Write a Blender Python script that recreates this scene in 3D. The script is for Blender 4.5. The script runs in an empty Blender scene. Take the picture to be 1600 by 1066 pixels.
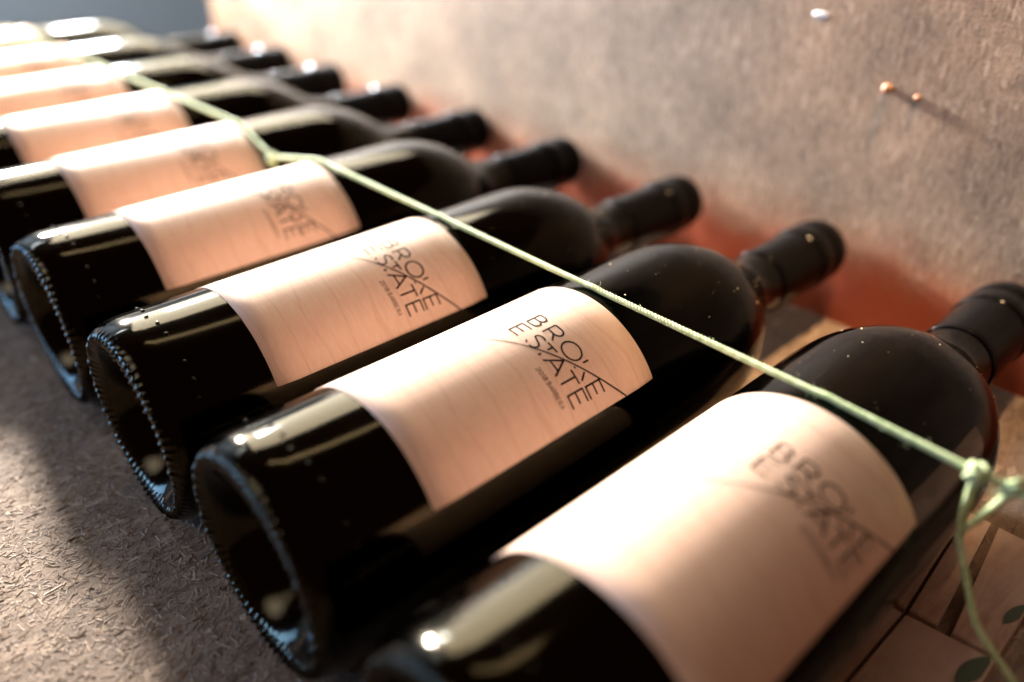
import bpy, math, random
import numpy as np
from mathutils import Vector, Matrix

random.seed(7)
rng = np.random.default_rng(11)
sc = bpy.context.scene
S = 0.0375                       # bottle radius in metres; everything below is laid out in bottle radii
Y0 = 0.28


def V(x, y, z):
    """bottle radii (axis height 0) -> metres, floor at 0"""
    return Vector((x * S, (y - Y0) * S, (z + 1) * S))


# ------------------------------------------------------------------ camera
yaw, pitch, roll = math.radians(-46.5486), math.radians(-31.7500), math.radians(0.6436)
d = Vector((math.cos(pitch) * math.sin(yaw), math.cos(pitch) * math.cos(yaw), math.sin(pitch)))
r = d.cross(Vector((0, 0, 1))).normalized()
u = r.cross(d)
c_, s_ = math.cos(roll), math.sin(roll)
r2, u2 = c_ * r + s_ * u, -s_ * r + c_ * u
cam = bpy.data.cameras.new('camera')
camo = bpy.data.objects.new('camera', cam)
sc.collection.objects.link(camo)
M = Matrix((r2, u2, -d)).transposed().to_4x4()
M.translation = V(1.9363, -1.1810, 4.5363)
camo.matrix_world = M
cam.sensor_width = 36
cam.lens = 1253.35 / 1600 * 36
cam.clip_start = 0.01
cam.clip_end = 60
cam.dof.use_dof = True
cam.dof.focus_distance = 7.2 * S
cam.dof.aperture_fstop = 3.1
sc.camera = camo

# ------------------------------------------------------------------ world, lamps, exposure
w = bpy.data.worlds.new("World")
sc.world = w
w.use_nodes = True
bg = w.node_tree.nodes['Background']
bg.inputs[0].default_value = (1.0, 0.38, 0.17, 1)
bg.inputs[1].default_value = 0.10


def area(name, loc, tgt, power, col, sx, sy=None, shape=None):
    l = bpy.data.lights.new(name, 'AREA')
    l.energy = power
    l.color = col
    l.shape = shape or ('RECTANGLE' if sy else 'DISK')
    l.size = sx * S
    if sy:
        l.size_y = sy * S
    o = bpy.data.objects.new(name, l)
    o.location = V(*loc)
    o.rotation_euler = (V(*tgt) - V(*loc)).to_track_quat('-Z', 'Y').to_euler()
    sc.collection.objects.link(o)
    return o


area('warm_lamp', (-40, 6.0, 12.2), (-6, 3.6, 0), 105, (1.0, 0.87, 0.75), 3.0)
area('window_light', (-31, 17, 18), (-6, 3, 1), 26, (1.0, 0.90, 0.70), 24, 19)
area('roof_window_light', (-13, 9, 27), (-5, 3, 1), 0.7, (1.0, 0.82, 0.55), 13, 1.8)
area('wall_fill', (-25.0, 7.6, 8.5), (-14, 8.6, 1.5), 7, (0.84, 0.92, 1.0), 1.6, 5).data.spread = math.radians(48)  # added fill with no real window behind it, whitens the wall's left end
area('doorway_light', (-22, -19, 4.8), (-5, 0, 0), 1.1, (0.27, 0.56, 1.0), 20, 5).data.spread = math.radians(60)
area('floor_fill', (-13, -19, 15), (-4.5, -1.6, -1), 0.75, (1.0, 0.95, 0.89), 40, 22).data.spread = math.radians(32)  # added soft fill that lifts the shaded floor in front of the bases
sp = bpy.data.lights.new('neck_floor_fill', 'SPOT')  # added unseen spot, warms the patches of floor behind the shoulders
sp.energy = 70
sp.color = (1.0, 0.62, 0.32)
sp.spot_size = math.radians(19)
sp.spot_blend = 0.8
sp.shadow_soft_size = 0.5 * S
spo = bpy.data.objects.new('neck_floor_fill', sp)
spo.location = V(0.2, 6.6, 22)
spo.rotation_euler = (V(-2.3, 6.9, -1) - spo.location).to_track_quat('-Z', 'Y').to_euler()
sc.collection.objects.link(spo)
area('backdrop_fill', (-58, -6, 34), (-78, 4, -2), 60, (0.80, 0.90, 1.0), 20, 20)  # added fill aimed at the grey room wall to brighten it

vs = sc.view_settings
vs.view_transform = 'Standard'
vs.look = 'None'
vs.exposure = 0.10
vs.gamma = 1
sc.render.engine = 'CYCLES'
sc.cycles.use_denoising = True
sc.cycles.max_bounces = 10
sc.cycles.transmission_bounces = 8
sc.cycles.sample_clamp_indirect = 6
sc.cycles.caustics_refractive = True


# ------------------------------------------------------------------ material helpers
def mat(name):
    m = bpy.data.materials.new(name)
    m.use_nodes = True
    nt = m.node_tree
    return m, nt, nt.nodes['Principled BSDF']


def N(nt, typ, **kw):
    n = nt.nodes.new(typ)
    for k, v in kw.items():
        if k in n.inputs.keys() if hasattr(n.inputs, 'keys') else False:
            n.inputs[k].default_value = v
        else:
            setattr(n, k, v)
    return n


def setin(n, **kw):
    for k, v in kw.items():
        n.inputs[k.replace('_', ' ')].default_value = v


def ramp(nt, src, stops):
    n = nt.nodes.new('ShaderNodeValToRGB')
    el = n.color_ramp.elements
    while len(el) < len(stops):
        el.new(0.5)
    for e, (p, c) in zip(el, stops):
        e.position = p
        e.color = (*c, 1) if len(c) == 3 else c
    nt.links.new(src, n.inputs[0])
    return n.outputs[0]


def mixc(nt, fac, a, b, mode='MIX'):
    n = nt.nodes.new('ShaderNodeMix')
    n.data_type = 'RGBA'
    n.blend_type = mode
    for i, v in ((0, fac), (6, a), (7, b)):
        if hasattr(v, 'links') or hasattr(v, 'is_linked'):
            nt.links.new(v, n.inputs[i])
        else:
            n.inputs[i].default_value = v if i == 0 else ((*v, 1) if len(v) == 3 else v)
    return n.outputs[2]


def mapped(nt, src, scale, rot=(0, 0, 0)):
    n = nt.nodes.new('ShaderNodeMapping')
    n.inputs['Scale'].default_value = scale
    n.inputs['Rotation'].default_value = rot
    nt.links.new(src, n.inputs[0])
    return n.outputs[0]


def noise(nt, vec, scale, detail=4, rough=0.55, dist=0.0):
    n = nt.nodes.new('ShaderNodeTexNoise')
    setin(n, Scale=scale, Detail=detail, Roughness=rough, Distortion=dist)
    nt.links.new(vec, n.inputs['Vector'])
    return n


def voro(nt, vec, scale):
    n = nt.nodes.new('ShaderNodeTexVoronoi')
    setin(n, Scale=scale)
    nt.links.new(vec, n.inputs['Vector'])
    return n


def bump(nt, b, h, strength, dist):
    n = nt.nodes.new('ShaderNodeBump')
    n.inputs['Strength'].default_value = strength
    n.inputs['Distance'].default_value = dist
    nt.links.new(h, n.inputs['Height'])
    nt.links.new(n.outputs[0], b.inputs['Normal'])


def chipboard(name, dark, mid, light, rough=0.6, axes='xy', blotch=0.35, bstr=0.5, flake=1.0, spec=0.5):
    """pressed wood chips: three layers of stretched cells at odd angles, blotched and rough"""
    m, nt, b = mat(name)
    tc = nt.nodes.new('ShaderNodeTexCoord')
    src = tc.outputs['Object']
    if axes == 'xz':
        src = mapped(nt, src, (1, 1, 1), (math.radians(90), 0, 0))
    wob = noise(nt, src, 60, 2)
    add = nt.nodes.new('ShaderNodeVectorMath')
    add.operation = 'MULTIPLY_ADD'
    nt.links.new(wob.outputs['Color'], add.inputs[0])
    add.inputs[1].default_value = (0.0018,) * 3
    nt.links.new(src, add.inputs[2])
    src2 = add.outputs[0]
    cur = None
    h = None
    for i, (ang, sc_) in enumerate(((0.4, 300), (1.5, 260), (2.6, 340), (2.05, 520))):
        vv = mapped(nt, src2, (1.0, 0.26, 1.0), (0, 0, ang))
        vo = voro(nt, vv, sc_ * flake)
        sep = nt.nodes.new('ShaderNodeSeparateColor')
        nt.links.new(vo.outputs['Color'], sep.inputs[0])
        col = ramp(nt, sep.outputs[0], [(0.0, dark), (0.5, mid), (0.86, mid), (1.0, light)])
        if cur is None:
            cur, h = col, sep.outputs[1]
        else:
            msk = ramp(nt, sep.outputs[2], [(0.52, (0, 0, 0)), (0.6, (1, 1, 1))])
            cur = mixc(nt, msk, cur, col)
            h = mixc(nt, msk, h, sep.outputs[1])
    bl = noise(nt, src, 22, 5, 0.6)
    blc = ramp(nt, bl.outputs[0], [(0.3, (1 - blotch,) * 3), (0.7, (1 + blotch * 0.3,) * 3)])
    cur = mixc(nt, 1.0, cur, blc, 'MULTIPLY')
    fine = noise(nt, src, 900, 3, 0.7)
    fc = ramp(nt, fine.outputs[0], [(0.3, (0.72,) * 3), (0.7, (1.15,) * 3)])
    cur = mixc(nt, 1.0, cur, fc, 'MULTIPLY')
    nt.links.new(cur, b.inputs['Base Color'])
    b.inputs['Roughness'].default_value = rough
    b.inputs['Specular IOR Level'].default_value = spec
    hh = mixc(nt, 0.45, h, fine.outputs[0])
    bump(nt, b, hh, bstr, 0.0012)
    return m


# ------------------------------------------------------------------ materials
m_floor = chipboard('floor_chipboard', (0.135, 0.092, 0.062), (0.235, 0.17, 0.122), (0.40, 0.31, 0.23), 0.75, 'xy', 0.4, 0.5)
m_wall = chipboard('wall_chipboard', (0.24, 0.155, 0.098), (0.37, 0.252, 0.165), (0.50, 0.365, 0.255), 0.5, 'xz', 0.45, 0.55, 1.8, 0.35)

# red of the necks' shadow painted into the wall foot, with a ragged edge
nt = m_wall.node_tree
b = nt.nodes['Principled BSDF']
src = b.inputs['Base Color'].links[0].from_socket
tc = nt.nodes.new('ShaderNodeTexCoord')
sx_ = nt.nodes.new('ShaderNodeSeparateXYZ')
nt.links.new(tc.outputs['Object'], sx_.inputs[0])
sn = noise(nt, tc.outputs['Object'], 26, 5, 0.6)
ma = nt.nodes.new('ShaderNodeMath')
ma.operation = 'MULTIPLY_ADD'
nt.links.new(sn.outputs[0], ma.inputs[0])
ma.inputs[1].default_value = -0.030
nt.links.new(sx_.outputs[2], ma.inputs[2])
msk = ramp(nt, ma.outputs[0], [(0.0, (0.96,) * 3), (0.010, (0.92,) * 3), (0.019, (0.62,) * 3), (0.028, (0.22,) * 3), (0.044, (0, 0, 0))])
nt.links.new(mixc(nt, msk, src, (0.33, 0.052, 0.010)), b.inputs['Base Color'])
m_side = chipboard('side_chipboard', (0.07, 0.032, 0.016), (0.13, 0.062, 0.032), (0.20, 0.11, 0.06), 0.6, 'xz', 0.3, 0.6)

m_chip, nt, b = mat('wood_chip')
at = nt.nodes.new('ShaderNodeAttribute')
at.attribute_name = 'tone'
nt.links.new(ramp(nt, at.outputs['Fac'], [(0, (0.10, 0.065, 0.042)), (0.5, (0.23, 0.162, 0.113)), (0.8, (0.34, 0.25, 0.18)), (1, (0.60, 0.49, 0.37))]), b.inputs['Base Color'])
b.inputs['Roughness'].default_value = 0.65

m_glass, nt, b = mat('dark_glass')
setin(b, Base_Color=(0.030, 0.025, 0.009, 1), Roughness=0.03, IOR=1.27)
b.inputs['Transmission Weight'].default_value = 1.0
tc = nt.nodes.new('ShaderNodeTexCoord')
sm = noise(nt, mapped(nt, tc.outputs['Object'], (1, 0.25, 1)), 70, 3)
nt.links.new(ramp(nt, sm.outputs[0], [(0.35, (0.07,) * 3), (0.75, (0.14,) * 3)]), b.inputs['Roughness'])
b.inputs['Specular Tint'].default_value = (1.0, 0.82, 0.5, 1)
b.inputs['Coat Weight'].default_value = 0.0
b.inputs['Coat Roughness'].default_value = 0.025
wv = noise(nt, mapped(nt, tc.outputs['Object'], (1, 0.3, 1)), 45, 2)
bump(nt, b, wv.outputs[0], 0.05, 0.002)

m_wine, nt, b = mat('red_wine')
setin(b, Base_Color=(0.0016, 0.0008, 0.0005, 1), Roughness=1.0)
b.inputs['Specular IOR Level'].default_value = 0.0

m_cap, nt, b = mat('black_capsule')
setin(b, Base_Color=(0.0025, 0.0022, 0.0022, 1), Roughness=0.10, IOR=1.16)
tc = nt.nodes.new('ShaderNodeTexCoord')
bump(nt, b, noise(nt, tc.outputs['Object'], 260, 3).outputs[0], 0.12, 0.0008)

m_label, nt, b = mat('veneer_label')
uv = nt.nodes.new('ShaderNodeUVMap')
g1 = noise(nt, mapped(nt, uv.outputs[0], (1.3, 9, 1)), 3.2, 5, 0.6, 0.6)
g2 = noise(nt, mapped(nt, uv.outputs[0], (2.2, 60, 1)), 4.0, 3, 0.6, 0.3)
col = ramp(nt, g1.outputs[0], [(0.28, (0.75, 0.505, 0.385)), (0.5, (0.785, 0.555, 0.438)), (0.72, (0.81, 0.59, 0.475))])
col = mixc(nt, 1.0, col, ramp(nt, g2.outputs[0], [(0.3, (0.95, 0.925, 0.90)), (0.6, (1.01,) * 3)]), 'MULTIPLY')
# thin darker growth lines wandering across the veneer
wn = nt.nodes.new('ShaderNodeTexWave')
wn.wave_type = 'BANDS'
wn.bands_direction = 'Y'
setin(wn, Scale=0.75, Distortion=9.0, Detail=3.0, Detail_Scale=0.8)
nt.links.new(mapped(nt, uv.outputs[0], (0.55, 1.5, 1)), wn.inputs[0])
ln = ramp(nt, wn.outputs[0], [(0.0, (0.84, 0.76, 0.70)), (0.03, (1, 1, 1)), (1, (1, 1, 1))])
col = mixc(nt, 0.42, col, ln, 'MULTIPLY')
nt.links.new(col, b.inputs['Base Color'])
b.inputs['Roughness'].default_value = 0.5
b.inputs['Specular IOR Level'].default_value = 0.3
tc = nt.nodes.new('ShaderNodeTexCoord')
bump(nt, b, noise(nt, tc.outputs['Object'], 1500, 3, 0.7).outputs[0], 0.18, 0.0004)

m_ink, nt, b = mat('black_ink')
setin(b, Base_Color=(0.006, 0.003, 0.0025, 1), Roughness=0.4)
b.inputs['Specular IOR Level'].default_value = 0.25

m_dust, nt, b = mat('pale_dust')
setin(b, Base_Color=(0.75, 0.62, 0.36, 1), Roughness=0.5)

m_twine, nt, b = mat('green_twine')
tc = nt.nodes.new('ShaderNodeTexCoord')
tn = noise(nt, tc.outputs['Object'], 500, 3)
nt.links.new(ramp(nt, tn.outputs[0], [(0.3, (0.32, 0.42, 0.17)), (0.7, (0.60, 0.68, 0.40))]), b.inputs['Base Color'])
b.inputs['Roughness'].default_value = 0.6

m_plank, nt, b = mat('plank_wood')
tc = nt.nodes.new('ShaderNodeTexCoord')
pn = noise(nt, mapped(nt, tc.outputs['Object'], (6, 0.8, 6)), 30, 5, 0.65, 0.8)
pb = noise(nt, tc.outputs['Object'], 26, 4, 0.6)
col = ramp(nt, pn.outputs[0], [(0.3, (0.26, 0.15, 0.10)), (0.55, (0.44, 0.29, 0.21)), (0.75, (0.57, 0.43, 0.34))])
col = mixc(nt, ramp(nt, pb.outputs[0], [(0.42, (0, 0, 0)), (0.7, (0.75, 0.75, 0.75))]), col, (0.66, 0.57, 0.50))
nt.links.new(col, b.inputs['Base Color'])
b.inputs['Roughness'].default_value = 0.45

m_leaf, nt, b = mat('green_print')
setin(b, Base_Color=(0.055, 0.09, 0.055, 1), Roughness=0.5)

m_nail, nt, b = mat('rusty_nail')
setin(b, Base_Color=(0.45, 0.22, 0.13, 1), Roughness=0.4, Metallic=0.3)

m_paint, nt, b = mat('white_fleck')
setin(b, Base_Color=(0.8, 0.84, 0.9, 1), Roughness=0.5)

m_grey, nt, b = mat('grey_plaster')
tc = nt.nodes.new('ShaderNodeTexCoord')
nt.links.new(ramp(nt, noise(nt, tc.outputs['Object'], 3, 4).outputs[0], [(0.3, (0.30, 0.345, 0.38)), (0.7, (0.36, 0.40, 0.43))]), b.inputs['Base Color'])
b.inputs['Roughness'].default_value = 0.8
m_post, nt, b = mat('grey_post')
setin(b, Base_Color=(0.16, 0.20, 0.22, 1), Roughness=0.7)
m_room, nt, b = mat('concrete')
tc = nt.nodes.new('ShaderNodeTexCoord')
nt.links.new(ramp(nt, noise(nt, tc.outputs['Object'], 6, 5).outputs[0], [(0.3, (0.15, 0.14, 0.13)), (0.7, (0.24, 0.23, 0.22))]), b.inputs['Base Color'])
b.inputs['Roughness'].default_value = 0.8


# ------------------------------------------------------------------ mesh helpers
def link(name, me, material, parent=None, smooth=True):
    if material:
        me.materials.append(material)
    if smooth:
        me.polygons.foreach_set('use_smooth', [True] * len(me.polygons))
    o = bpy.data.objects.new(name, me)
    sc.collection.objects.link(o)
    if parent:
        o.parent = parent
    return o


def mesh(name, verts, faces):
    me = bpy.data.meshes.new(name)
    me.from_pydata([tuple(v) for v in verts], [], faces)
    me.update()
    return me


def tag(o, label=None, cat=None, group=None, kind=None):
    for k, v in (('label', label), ('category', cat), ('group', group), ('kind', kind)):
        if v:
            o[k] = v
    return o


def empty(name, loc):
    o = bpy.data.objects.new(name, None)
    o.empty_display_size = 0.02
    o.location = loc
    sc.collection.objects.link(o)
    return o


def catmull(pts, n):
    P = np.array(pts, float)
    P = np.vstack([2 * P[0] - P[1], P, 2 * P[-1] - P[-2]])
    out = []
    for i in range(1, len(P) - 2):
        a, b_, c, e = P[i - 1:i + 3]
        for t in np.linspace(0, 1, n, endpoint=False):
            out.append(0.5 * ((2 * b_) + (-a + c) * t + (2 * a - 5 * b_ + 4 * c - e) * t * t + (-a + 3 * b_ - 3 * c + e) * t ** 3))
    out.append(P[-2])
    return np.array(out)


def lathe(name, prof, seg, knurl=None):
    """profile rows (radius, y) turned about the y axis, in bottle radii"""
    prof = np.array(prof)
    a = np.linspace(0, 2 * np.pi, seg, endpoint=False)
    vs_, fs = [], []
    idx = []
    for i, (rr, yy) in enumerate(prof):
        if rr < 1e-6:
            idx.append(None)
            vs_.append((0, yy * S, 0))
            idx[-1] = [len(vs_) - 1]
            continue
        k = np.zeros(seg) if knurl is None else knurl(rr, yy, a)
        st = len(vs_)
        for aa, kk in zip(a, k):
            vs_.append(((rr) * math.cos(aa) * S, (yy - kk) * S, (rr) * math.sin(aa) * S))
        idx.append(list(range(st, st + seg)))
    for i in range(len(prof) - 1):
        A, B = idx[i], idx[i + 1]
        for j in range(seg):
            k = (j + 1) % seg
            if len(A) == 1:
                fs.append((A[0], B[j], B[k]))
            elif len(B) == 1:
                fs.append((A[j], B[0], A[k]))
            else:
                fs.append((A[j], B[j], B[k], A[k]))
    return mesh(name, vs_, fs)


def tube(points, radius, sides=6, closed=False):
    """one tube along points (metres); returns verts, faces"""
    P = np.asarray(points, float)
    T = np.gradient(P, axis=0)
    T /= np.linalg.norm(T, axis=1)[:, None] + 1e-12
    ref = np.array([0.13, 0.29, 0.95])
    Nn = np.cross(T, ref)
    Nn /= np.linalg.norm(Nn, axis=1)[:, None] + 1e-12
    Bn = np.cross(T, Nn)
    rad = np.broadcast_to(radius, (len(P),))
    v, f = [], []
    for i in range(len(P)):
        for k in range(sides):
            t = 2 * math.pi * k / sides
            v.append(P[i] + rad[i] * (math.cos(t) * Nn[i] + math.sin(t) * Bn[i]))
    for i in range(len(P) - 1):
        for k in range(sides):
            k2 = (k + 1) % sides
            f.append((i * sides + k, i * sides + k2, (i + 1) * sides + k2, (i + 1) * sides + k))
    f.append(tuple(range(sides))[::-1])
    f.append(tuple((len(P) - 1) * sides + k for k in range(sides)))
    return v, f


def join(parts):
    v, f = [], []
    for a, b_ in parts:
        n = len(v)
        v += list(a)
        f += [tuple(i + n for i in q) for q in b_]
    return v, f


def box(x0, x1, y0, y1, z0, z1):
    c = [V(x, y, z) for z in (z0, z1) for (x, y) in ((x0, y0), (x1, y0), (x1, y1), (x0, y1))]
    return c, [(3, 2, 1, 0), (4, 5, 6, 7), (0, 1, 5, 4), (1, 2, 6, 5), (2, 3, 7, 6), (3, 0, 4, 7)]


def blob(center, rad, squash=(1, 1, 1), rings=4, seg=7):
    v, f = [], []
    c = np.array(center)
    v.append(c + np.array((0, 0, rad * squash[2])))
    for i in range(1, rings):
        t = math.pi * i / rings
        for k in range(seg):
            p = 2 * math.pi * k / seg
            v.append(c + rad * np.array((math.sin(t) * math.cos(p) * squash[0], math.sin(t) * math.sin(p) * squash[1], math.cos(t) * squash[2])))
    v.append(c - np.array((0, 0, rad * squash[2])))
    for k in range(seg):
        f.append((0, 1 + k, 1 + (k + 1) % seg))
    for i in range(rings - 2):
        for k in range(seg):
            a = 1 + i * seg + k
            b_ = 1 + i * seg + (k + 1) % seg
            f.append((a, a + seg, b_ + seg, b_))
    n = len(v) - 1
    for k in range(seg):
        f.append((1 + (rings - 2) * seg + k, n, 1 + (rings - 2) * seg + (k + 1) % seg))
    return v, f


# ------------------------------------------------------------------ the setting
WY = 8.585
fl = link('floor', mesh('floor', *box(-24, 9, -14, WY, -1.45, -1)), m_floor, smooth=False)
tag(fl, kind='structure')
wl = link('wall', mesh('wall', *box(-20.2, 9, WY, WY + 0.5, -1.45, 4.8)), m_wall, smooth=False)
tag(wl, kind='structure')
rw = link('room_wall', mesh('room_wall', *box(-82, -80, -70, 70, -22, 60)), m_grey, smooth=False)
tag(rw, kind='structure')
rb = link('room_wall', mesh('room_wall', *box(-80, 60, 60, 62, -22, 60)), m_grey, smooth=False)
tag(rb, kind='structure')
rf = link('room_floor', mesh('room_floor', *box(-80, 60, -70, 70, -23, -22)), m_room, smooth=False)
tag(rf, kind='structure')

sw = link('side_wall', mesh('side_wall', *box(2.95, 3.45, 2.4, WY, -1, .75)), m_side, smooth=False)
tag(sw, kind='structure')

# flakes of wood lying proud of the pressed surface
def flakes(regions):
    vs_, fs, tone = [], [], []
    for (x0, x1, y0, y1, n) in regions:
        X = rng.uniform(x0, x1, n)
        Y = rng.uniform(y0, y1, n)
        A = rng.uniform(0, np.pi, n)
        L = rng.gamma(2.6, 0.017, n) + 0.018
        Wd = rng.uniform(0.006, 0.016, n) * (0.6 + L * 5)
        tz = rng.uniform(0, 1, n)
        for i in range(n):
            ca, sa = math.cos(A[i]), math.sin(A[i])
            l, w_ = L[i] / 2, Wd[i] / 2
            z = -1 + 0.0015 + 0.003 * tz[i]
            t1, t2 = rng.normal(0, 0.0016, 2)
            base = len(vs_)
            for (a_, b_, dz) in ((-l, -w_ * .5, -t1 + t2), (l * .9, -w_, t1 + t2), (l, w_ * .6, t1 - t2), (-l * .8, w_, -t1 - t2)):
                vs_.append(V(X[i] + ca * a_ - sa * b_, Y[i] + sa * a_ + ca * b_, z + dz))
            fs.append((base, base + 1, base + 2, base + 3))
            tone.append(rng.beta(1.5, 1.9))
    me = mesh('wood_chips', vs_, fs)
    at_ = me.attributes.new('tone', 'FLOAT', 'FACE')
    at_.data.foreach_set('value', tone)
    return me


ch = link('wood_chips', flakes([(-13, 0.2, -3.2, 1.6, 42000), (0.2, 3.0, 5.6, 8.6, 2500), (-5, 0.2, 4.4, 8.6, 5000)]), m_chip, smooth=False)
tag(ch, kind='stuff')


# small things on the wall
def on_wall(x, z):
    return V(x, WY, z)


def nail(x, z, rad, label):
    e = empty('nail', on_wall(x, z))
    v, f = blob((0, -rad * 0.6 * S, 0), rad * S, (1, 0.7, 1), 6, 12)
    link('nail_head', mesh('nail_head', v, f), m_nail, e)
    v, f = tube([(0, 0.4 * rad * S, 0), (0, -0.6 * rad * S, 0)], rad * 0.35 * S, 8)
    link('shank', mesh('shank', v, f), m_nail, e)
    tag(e, label, 'nail', 'nails in the chipboard wall')


nail(-2.01, 2.15, 0.060, 'larger reddish nail head on the chipboard wall above the bottle necks')
nail(-1.65, 2.11, 0.036, 'smaller nail head on the wall just right of the larger one')
v, f = blob(np.array(on_wall(-3.02, 2.83)), 0.11 * S, (1.0, 0.08, 0.35), 6, 10)
pf = link('paint_fleck', mesh('paint_fleck', v, f), m_paint, wl)

# post far behind
po = link('post', mesh('post', *box(-74, -72, -1.2, 1.6, -22, 40)), m_post, smooth=False)
tag(po, 'dark grey upright post far behind the last bottle at the top left', 'post')

# ------------------------------------------------------------------ wine bottle
KN = 76


def knurl(rr, yy, a):
    # row of little crescents round the standing ring
    g = math.exp(-((rr - 0.868) / 0.07) ** 4) if yy < 0.2 else 0
    sk = a + 0.02 * (rr - 0.865) / 0.05
    wob = 0.78 + 0.30 * np.sin(5 * a + 1.1) * np.sin(23 * a) + 0.18 * np.sin(37 * a + 2)
    return g * 0.024 * wob * np.maximum(0, np.cos(KN * sk + 0.35 * np.sin(11 * a)))


punt = [(0, .86), (.10, .855), (.25, .80), (.40, .69), (.51, .53), (.59, .36), (.65, .23), (.70, .145), (.735, .10)]
ringp = [(.762, .068), (.785, .045), (.805, .029), (.825, .016), (.843, .007), (.86, .003), (.877, .005), (.895, .012), (.913, .024), (.93, .040), (.946, .060)]
heel = [(.96, .085), (.976, .12), (.988, .165), (.996, .22), (1.0, .30), (1.0, .6), (1.0, 1.0), (1.0, 2.0), (1.0, 3.2), (1.0, 4.3)]
sh = catmull([(1.0, 4.7), (.992, 4.92), (.965, 5.12), (.92, 5.30), (.86, 5.47), (.785, 5.63), (.69, 5.79), (.59, 5.94), (.50, 6.09), (.44, 6.24), (.405, 6.40), (.387, 6.6), (.378, 6.9)], 3)
neck = [(.372, 7.4), (.37, 7.55), (.395, 7.58), (.40, 7.66), (.40, 7.8), (.385, 7.86), (.375, 8.0), (.37, 8.1), (.35, 8.14), (0, 8.15)]
prof = punt + ringp + heel + [tuple(p) for p in sh] + neck
glass_me = lathe('glass_body', prof, KN * 8, knurl)
wprof = [(0, .90), (.12, .895), (.27, .84), (.43, .725), (.545, .56), (.625, .39), (.685, .26), (.735, .18), (.80, .125), (.86, .11), (.91, .13), (.945, .18), (.96, .25), (.965, .4), (.965, 2), (.965, 4.3)] + \
        [(max(p[0] - .03, .2), p[1] - .02) for p in sh] + [(.345, 7.3), (0, 7.31)]
wine_me = lathe('wine', wprof, 64)
cprof = [(.376, 6.70), (.396, 6.695), (.402, 6.71), (.400, 6.8), (.399, 7.2), (.400, 7.55), (.401, 7.565), (.406, 7.578), (.413, 7.588), (.421, 7.60), (.426, 7.62), (.427, 7.66), (.424, 7.78),
         (.403, 7.86), (.399, 7.90), (.400, 7.94), (.403, 7.955), (.409, 7.967), (.415, 7.98), (.418, 8.0), (.418, 8.04), (.405, 8.14), (.392, 8.21), (.365, 8.252), (.32, 8.264), (0, 8.266)]
cap_me = lathe('capsule', cprof, 96)

# label: sheet bent round the body, phi from PH0 upwards
PH0 = 0.47
LY0, LY1, LS = 1.04, 1.04 + 2.478, 2.62
RL = 1.006


def wrap(s, y, rad=RL):
    ph = PH0 + s
    return (rad * math.cos(ph) * S, y * S, rad * math.sin(ph) * S)


def label_mesh():
    nu, nv = 96, 12
    vs_, fs, uvs = [], [], []
    rc = 0.03
    for j in range(nv + 1):
        for i in range(nu + 1):
            s, y = LS * i / nu, LY0 + (LY1 - LY0) * j / nv
            # slightly eased corners
            if i in (0, nu) and j in (0, nv):
                s += rc * 0.35 * (1 if i == 0 else -1)
                y += rc * 0.35 * (1 if j == 0 else -1)
            vs_.append(wrap(s, y))
            uvs.append((s, y))
    n0 = len(vs_)
    W_ = nu + 1
    for j in range(nv):
        for i in range(nu):
            a = j * W_ + i
            fs.append((a, a + W_, a + W_ + 1, a + 1))
    # thickness: skirt down to the glass
    border = [i for i in range(W_)] + [j * W_ + nu for j in range(1, nv + 1)] + [nv * W_ + i for i in range(nu - 1, -1, -1)] + [j * W_ for j in range(nv - 1, 0, -1)]
    for bi in border:
        s, y = uvs[bi]
        vs_.append(wrap(s, y, 1.0005))
        uvs.append((s, y))
    for k in range(len(border)):
        k2 = (k + 1) % len(border)
        fs.append((border[k], border[k2], n0 + k2, n0 + k))
    me = mesh('label', vs_, fs)
    ul = me.uv_layers.new(name='UVMap')
    for lp in me.loops:
        ul.data[lp.index].uv = uvs[lp.vertex_index]
    return me


label_me = label_mesh()


# lettering: strokes in label space (t = distance from the label's lower edge, negative to the left; y from its rear edge)
def arcY(t):
    xs = [-1.75, -1.45, -1.147, -1.027, -.994, -.808, -.616, -.417, -.196, 0.0]
    ys = [.93, 1.05, 1.222, 1.318, 1.348, 1.490, 1.630, 1.777, 1.944, 2.105]
    return float(np.interp(t, xs, ys))


strokes = []          # (points, width)
SW = 0.0165


def st(pts, w_=SW):
    strokes.append((pts, w_))


def ell(cx, cy, rx, ry, a0=0, a1=360, n=28):
    return [(cx + rx * math.cos(math.radians(a0 + (a1 - a0) * i / n)), cy + ry * math.sin(math.radians(a0 + (a1 - a0) * i / n))) for i in range(n + 1)]


def letter_E(x0, x1, y0, y1, w_=SW):
    st([(x1, y0), (x0, y0), (x0, y1), (x1, y1)], w_)
    st([(x0, (y0 + y1) / 2), (x1 - (x1 - x0) * .12, (y0 + y1) / 2)], w_)


def bowl(x0, x1, y0, y1):
    ry = (y1 - y0) / 2
    xs = x1 - min(ry * 1.1, (x1 - x0) * .8)
    return [(x0, y1)] + [(xs + (x1 - xs) * math.cos(math.radians(t)), (y0 + y1) / 2 + ry * math.sin(math.radians(t))) for t in range(90, -91, -15)] + [(x0, y0)]


def letter_B(x0, x1, y0, y1, w_=SW):
    ym = y0 + (y1 - y0) * .52
    st([(x0, y0), (x0, y1)], w_)
    st(bowl(x0, x0 + (x1 - x0) * .90, ym, y1), w_)
    st(bowl(x0, x1, y0, ym), w_)


def letter_R(x0, x1, y0, y1, w_=SW):
    ym = y0 + (y1 - y0) * .42
    st([(x0, y0), (x0, y1)], w_)
    st(bowl(x0, x1, ym, y1), w_)
    st([(x0 + (x1 - x0) * .55, ym), (x1, y0)], w_)


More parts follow.
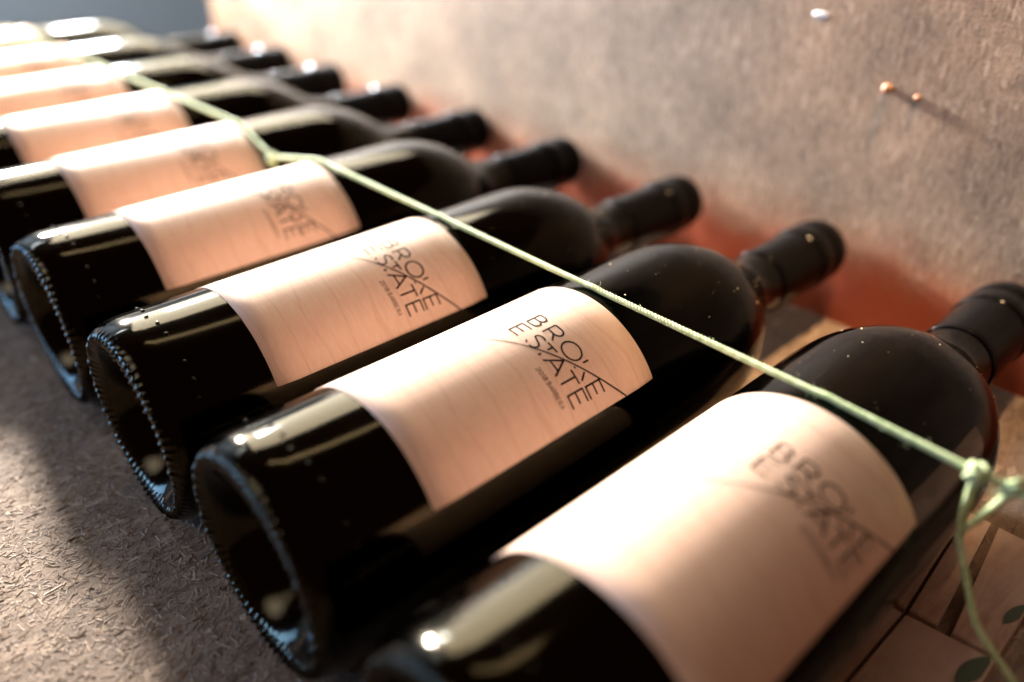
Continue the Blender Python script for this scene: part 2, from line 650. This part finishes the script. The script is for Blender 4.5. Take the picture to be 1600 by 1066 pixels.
def letter_A(x0, x1, y0, y1, w_=SW):
    xm = (x0 + x1) / 2
    st([(x0, y0), (xm, y1), (x1, y0)], w_)
    f_ = .32
    st([(x0 + (xm - x0) * f_, y0 + (y1 - y0) * f_), (x1 - (x1 - xm) * f_, y0 + (y1 - y0) * f_)], w_)


a0, a1 = 1.737, 1.903
letter_B(-1.055, -.940, a0, a1)
letter_R(-.862, -.735, a0, a1)
st(ell(-.570, .5 * (a0 + a1), .098, .089))
st([(-.431, 1.838), (-.431, a1)])                 # stem of the K above the line
st([(-.431, 1.727), (-.431, 1.742)])
st([(-.360, 1.797), (-.303, 1.722)])              # leg of the K below it
letter_E(-.245, -.130, a0 - .012, a1 - .012)
b0, b1 = 1.513, 1.686
letter_E(-1.060, -.945, b0 + .015, b1)
# S
sx, sy = -.800, .5 * (b0 + b1) + .01
st(ell(sx, sy + .042, .050, .040, 40, 200, 14) + ell(sx, sy - .042, .055, .046, 100, -90, 16)[2:])
st([(-.862, 1.548), (-.838, 1.525)])
# T with its stem cut by the line
st([(-.735, b1), (-.615, b1)])
st([(-.676, b1), (-.676, 1.622)])
st([(-.676, 1.548), (-.676, b0)])
letter_A(-.612, -.440, b0, b1 - .006)
st([(-.430, b1), (-.292, b1)])
st([(-.361, b1), (-.361, b0)])
letter_E(-.250, -.132, b0, b1)
# small line: 2018 BARBERA
h0, h1, sw = 1.394, 1.440, 0.0045
x = -.575
cw = .0275


def adv(f_=1.0):
    global x
    x += (cw + .0085) * f_


st([(x, h1 - .012)] + ell(x + .012, h1 - .012, .012, .012, 160, -20, 8) + [(x, h0), (x + .026, h0)], sw); adv()
st(ell(x + .014, (h0 + h1) / 2, .014, .023, n=14), sw); adv()
st([(x + .004, h1 - .01), (x + .014, h1), (x + .014, h0)], sw); adv(.75)
st(ell(x + .013, h1 - .011, .010, .011, n=10), sw); st(ell(x + .013, h0 + .0125, .0125, .0125, n=10), sw); adv(1.45)
for chh in 'BARBERA':
    if chh == 'B':
        letter_B(x, x + cw * .85, h0, h1, sw)
    elif chh == 'R':
        letter_R(x, x + cw * .85, h0, h1, sw)
    elif chh == 'E':
        letter_E(x, x + cw * .8, h0, h1, sw)
    else:
        letter_A(x, x + cw, h0, h1, sw)
    adv(1.0)


def lettering_mesh():
    vs_, fs = [], []
    rad = RL + 0.0022

    def ribbon(P, widths):
        P = np.array(P, float)
        # resample so that it follows the curve of the bottle
        Q, Wq = [P[0]], [widths[0]]
        for i in range(len(P) - 1):
            k = max(1, int(np.linalg.norm(P[i + 1] - P[i]) / 0.03))
            for t in range(1, k + 1):
                Q.append(P[i] + (P[i + 1] - P[i]) * t / k)
                Wq.append(widths[i] + (widths[i + 1] - widths[i]) * t / k)
        Q = np.array(Q)
        T = np.diff(Q, axis=0)
        T /= np.linalg.norm(T, axis=1)[:, None] + 1e-12
        for i in range(len(Q) - 1):
            # quad per piece with square mitre overlap kept out of plane clashes by sharing vertices
            pass
        # mitred offsets
        nrm = np.stack([-T[:, 1], T[:, 0]], 1)
        off = []
        for i in range(len(Q)):
            if i == 0:
                m_ = nrm[0]
            elif i == len(Q) - 1:
                m_ = nrm[-1]
            else:
                m_ = nrm[i - 1] + nrm[i]
                m_ /= np.linalg.norm(m_) + 1e-9
                m_ = m_ / max(0.45, float(m_ @ nrm[i]))
            off.append(m_)
        base = len(vs_)
        for i in range(len(Q)):
            for sgn in (1, -1):
                p = Q[i] + sgn * off[i] * Wq[i] / 2
                # label space t: 0 at lower edge, negative to the left -> angle grows to the left
                vs_.append(wrap(-p[0], LY0 + p[1], rad))
        for i in range(len(Q) - 1):
            a = base + 2 * i
            fs.append((a, a + 1, a + 3, a + 2))

    for k, (P, w_) in enumerate(strokes):
        rad = RL + 0.0022 + 0.00025 * (k % 5)
        ribbon(P, [w_] * len(P))
    rad = RL + 0.0036
    T = np.linspace(-1.75, -0.002, 60)
    ys = np.array([arcY(t) for t in T])
    ker = np.ones(7) / 7
    ysm = np.convolve(np.pad(ys, 3, mode='reflect', reflect_type='odd'), ker, 'valid')
    ribbon(list(zip(T, ysm)), list(np.interp(T, [-1.75, -1.1, -.6, 0], [.004, .007, .014, .0165])))
    return mesh('lettering', vs_, fs)


letter_me = lettering_mesh()

# dots cast in the glass round the heel, and dust on the shoulder
dots = []
for k in range(17):
    a = math.radians(20 + k * 9.5)
    if k in (3, 9, 10):
        continue
    dots.append(blob((1.0 * math.cos(a) * S, (.40 + (.02 if k % 3 else -.01)) * S, 1.0 * math.sin(a) * S), .020 * S, (1, 1, 1), 5, 8))
dot_me = mesh('mould_marks', *join(dots))


def dust_mesh(seed, n):
    rg = random.Random(seed)
    yy = np.array([p[1] for p in prof[20:]])
    rr = np.array([p[0] for p in prof[20:]])
    out = []
    for _ in range(n):
        a = math.radians(rg.uniform(20, 130))
        y = rg.uniform(3.7, 6.2)
        r_ = float(np.interp(y, yy, rr))
        q = rg.random() ** 4 * .009 + .0025
        out.append(blob((r_ * math.cos(a) * S, y * S, r_ * math.sin(a) * S), q * S, (1, 1, 1), 3, 5))
    return mesh('dust', *join(out))


dust_mes = [dust_mesh(i, 40) for i in range(3)]

XS = [0, -2.359, -4.6006, -7.0306, -9.3434, -11.7127, -14.08, -16.46, -18.86]
DY = [-.010, 0, -.012, .020, .028, .016, -.02, .026, 0]
PHI = [.473, .513, .4425, .4386, .45, .42, .50, .46, .44]
LABELS = [
    'dark wine bottle nearest the camera, beside the slatted board, its base cut off below',
    'dark wine bottle second from the front, sharp lettering and the largest fully visible base',
    'dark wine bottle third from the front, its knurled base ring sharply in focus',
    'dark wine bottle fourth from the front, base just inside the left edge of the picture',
    'dark wine bottle fifth from the front, just behind the knot in the green twine',
    'dark wine bottle sixth from the front, blurred label lettering, base cut by the left edge',
    'dark wine bottle third from the far end, olive sheen on its blurred shoulder',
    'dark wine bottle second from the far end, yellow gleam on its shoulder',
    'dark wine bottle at the far end of the row against the grey background',
]
GROUP = 'wine bottles lying side by side in a row'


def build_bottle():
    e = empty('wine_bottle', V(0, Y0, -1))
    ax = Vector((0, 0, S))
    g = link('glass_body', glass_me, m_glass, e)
    wi = link('wine', wine_me, m_wine, e)
    cp = link('capsule', cap_me, m_cap, e)
    lb = link('label', label_me, m_label, e)
    mk = link('mould_marks', dot_me, m_glass, e)
    du = link('dust', dust_mes[0], m_dust, e)
    for o in (g, wi, cp, lb, mk, du):
        o.location = ax
    du['kind'] = 'stuff'
    le = link('lettering', letter_me, m_ink, lb)
    return e


for me in dust_mes[1:]:
    me.materials.append(m_dust)
proto = build_bottle()


def copy_tree(o, parent=None):
    c = o.copy()
    sc.collection.objects.link(c)
    if parent:
        c.parent = parent
    for chd in list(o.children):
        copy_tree(chd, c)
    return c


for k in range(9):
    e = proto if k == 0 else copy_tree(proto)
    e.location = V(XS[k], Y0 + DY[k], -1)
    tag(e, LABELS[k], 'wine bottle', GROUP)
    for c in e.children:
        if c.name.startswith('label'):
            c.rotation_euler.y = -(PHI[k] - PH0)
        elif c.name.startswith('glass'):
            c.rotation_euler.y = random.uniform(0, 6.28)
        elif c.name.startswith('mould'):
            c.rotation_euler.y = random.uniform(-.3, .3)
        elif c.name.startswith('dust'):
            c.data = dust_mes[k % 3]
            c.rotation_euler.y = random.uniform(-.2, .2)

# ------------------------------------------------------------------ twine
tw = []


def twist(path, rad=0.0142, off=0.0158, pitch=0.15, strands=4, step=0.013):
    """laid cord: strands wound round a path given in bottle radii"""
    P = np.array(path, float)
    L = np.concatenate([[0], np.cumsum(np.linalg.norm(np.diff(P, axis=0), axis=1))])
    n = max(8, int(L[-1] / step))
    t = np.linspace(0, L[-1], n)
    Q = np.stack([np.interp(t, L, P[:, i]) for i in range(3)], 1)
    T = np.gradient(Q, axis=0)
    T /= np.linalg.norm(T, axis=1)[:, None]
    ref = np.array([0.1, 0.97, 0.2])
    Nn = np.cross(T, ref)
    Nn /= np.linalg.norm(Nn, axis=1)[:, None]
    Bn = np.cross(T, Nn)
    for k in range(strands):
        a = 2 * np.pi * (t / pitch + k / strands)
        H = Q + off * (np.cos(a)[:, None] * Nn + np.sin(a)[:, None] * Bn)
        tw.append(tube([V(*h) for h in H], rad * S, 5))


ZT = 1.040
main = [(-22.5, 3.0, .1), (-20.6, 3.2, .75)]
for k in range(8, -1, -1):
    if k == 3:
        main.append((-8.2, 3.80, .82))
    ty = (3.92, 3.92, 3.92, 3.91, 3.89, 3.80, 3.70, 3.57, 3.42)[k]
    main.append((XS[k] - .12, ty, ZT - .01))
    main.append((XS[k], ty, ZT))
    main.append((XS[k] + .12, ty, ZT - .01))
main += [(1.08, 3.93, .985), (1.30, 4.02, .93), (2.0, 4.1, .80), (2.94, 4.15, .62)]
twist(main)


def knot(c, s, seed):
    rg = random.Random(seed)
    for q in range(3):
        ax_ = [rg.uniform(-1, 1) for _ in range(3)]
        a = Vector(ax_).normalized()
        b_ = a.orthogonal().normalized()
        c2 = a.cross(b_)
        pts = [np.array(c) + s * (0.85 + 0.3 * q / 2) * (math.cos(t) * np.array(b_) * 1.0 + math.sin(t) * np.array(c2) * .75) + np.array(a) * s * .3 * math.sin(2 * t) for t in np.linspace(0, 2 * math.pi * .97, 26)]
        tw.append(tube([V(*p) for p in pts], .022 * S, 6))


knot((-8.2, 3.80, .80), .060, 3)
twist(catmull([(-8.2, 3.80, .80), (-8.19, 3.81, .62), (-8.17, 3.84, .2), (-8.19, 3.9, -.4), (-8.18, 3.9, -.98)], 8))
knot((1.08, 3.93, .985), .058, 5)
knot((1.30, 4.02, .93), .055, 8)
lp0 = (1.12, 4.02, .40)
twist(catmull([(1.08, 3.93, .97), (1.09, 3.95, .80), (1.10, 3.98, .58), lp0], 8))
twist(catmull([(1.30, 4.02, .92), (1.26, 4.02, .78), (1.18, 4.02, .55), lp0, (1.15, 4.01, .30), (1.24, 4.0, .12), (1.33, 3.98, -.05), (1.44, 3.94, -.22), (1.58, 3.94, -.36), (1.8, 4.0, -.6)], 8))
# loose fibres standing off the cord, and frayed ends at the knots
def fibre(p, l, r_):
    a = rng.normal(size=3)
    a /= np.linalg.norm(a)
    b_ = rng.normal(size=3) * .5
    pts = [np.array(p), np.array(p) + a * l * .5 + b_ * l * .1, np.array(p) + a * l + b_ * l * .4]
    tw.append(tube([V(*q) for q in pts], r_ * S, 3))


for _ in range(260):
    i = rng.integers(4, len(main) - 4)
    f_ = rng.random()
    p = np.array(main[i]) * (1 - f_) + np.array(main[i + 1]) * f_ + rng.normal(0, .014, 3)
    fibre(p, rng.uniform(.025, .06), .0014)
for c, n in (((1.08, 3.93, .985), 12), ((1.30, 4.02, .93), 12), ((-8.2, 3.80, .80), 8)):
    for _ in range(n):
        fibre(np.array(c) + rng.normal(0, .03, 3), rng.uniform(.05, .14), .003)
twm = link('twine', mesh('twine', *join(tw)), m_twine)
tag(twm, 'pale green twisted twine stretched over the bottles and knotted at the right', 'twine')

# ------------------------------------------------------------------ slatted board under the near bottle
bd = empty('slatted_board', V(1.0, 4.5, -1))


def plank(poly, z1, name='plank', m=None, z0=-1.0, bev=.012):
    c = np.mean(poly, axis=0)
    n = len(poly)
    P = np.array(poly)
    I = P + (c - P) / np.linalg.norm(c - P, axis=1)[:, None] * bev * 1.4
    org = V(1.0, 4.5, -1)
    vs_ = [V(p[0], p[1], z0) - org for p in P] + [V(p[0], p[1], z1 - bev) - org for p in P] + [V(p[0], p[1], z1) - org for p in I]
    fs = [tuple(range(2 * n, 3 * n)), tuple(range(n))[::-1]]
    for k in range(n):
        k2 = (k + 1) % n
        fs.append((k, k2, n + k2, n + k))
        fs.append((n + k, n + k2, 2 * n + k2, 2 * n + k))
    return link(name, mesh(name, vs_, fs), m or m_plank, bd, smooth=False)


plank([(.45, 4.42), (.905, 4.42), (.79, 6.02), (.45, 6.02)], -.925)
plank([(.935, 4.42), (1.165, 4.43), (1.015, 6.02), (.82, 6.02)], -.915)
plank([(1.275, 4.45), (1.62, 4.50), (1.62, 6.02), (1.08, 6.02)], -.92)
plank([(.45, 2.2), (.87, 2.2), (.905, 4.36), (.45, 4.36)], -.925)
plank([(.90, 2.2), (1.62, 2.2), (1.62, 4.44), (.935, 4.36)], -.918)
for cx, cy, ln_, wd, ang in ((1.555, 5.02, .34, .045, 80), (1.53, 4.20, .46, .075, 78), (1.46, 3.80, .34, .06, 58)):
    a = math.radians(ang)
    pts = []
    for t in np.linspace(0, 1, 9):
        pts.append((ln_ * (t - .5), wd * math.sin(math.pi * t) ** .8))
    for t in np.linspace(1, 0, 9)[1:-1]:
        pts.append((ln_ * (t - .5), -wd * math.sin(math.pi * t) ** .8))
    poly = [(min(cx + math.cos(a) * p - math.sin(a) * q_, 1.60), cy + math.sin(a) * p + math.cos(a) * q_) for p, q_ in pts]
    org = V(1.0, 4.5, -1)
    z = -.905
    n = len(poly)
    vs_ = [V(p[0], p[1], z - .012) - org for p in poly] + [V(p[0], p[1], z) - org for p in poly]
    fs = [tuple(range(n, 2 * n))] + [(k, (k + 1) % n, n + (k + 1) % n, n + k) for k in range(n)]
    link('painted_leaf', mesh('painted_leaf', vs_, fs), m_leaf, bd, smooth=False)
tag(bd, 'low slatted wooden board with dark green painted leaves beside the nearest bottle', 'board')
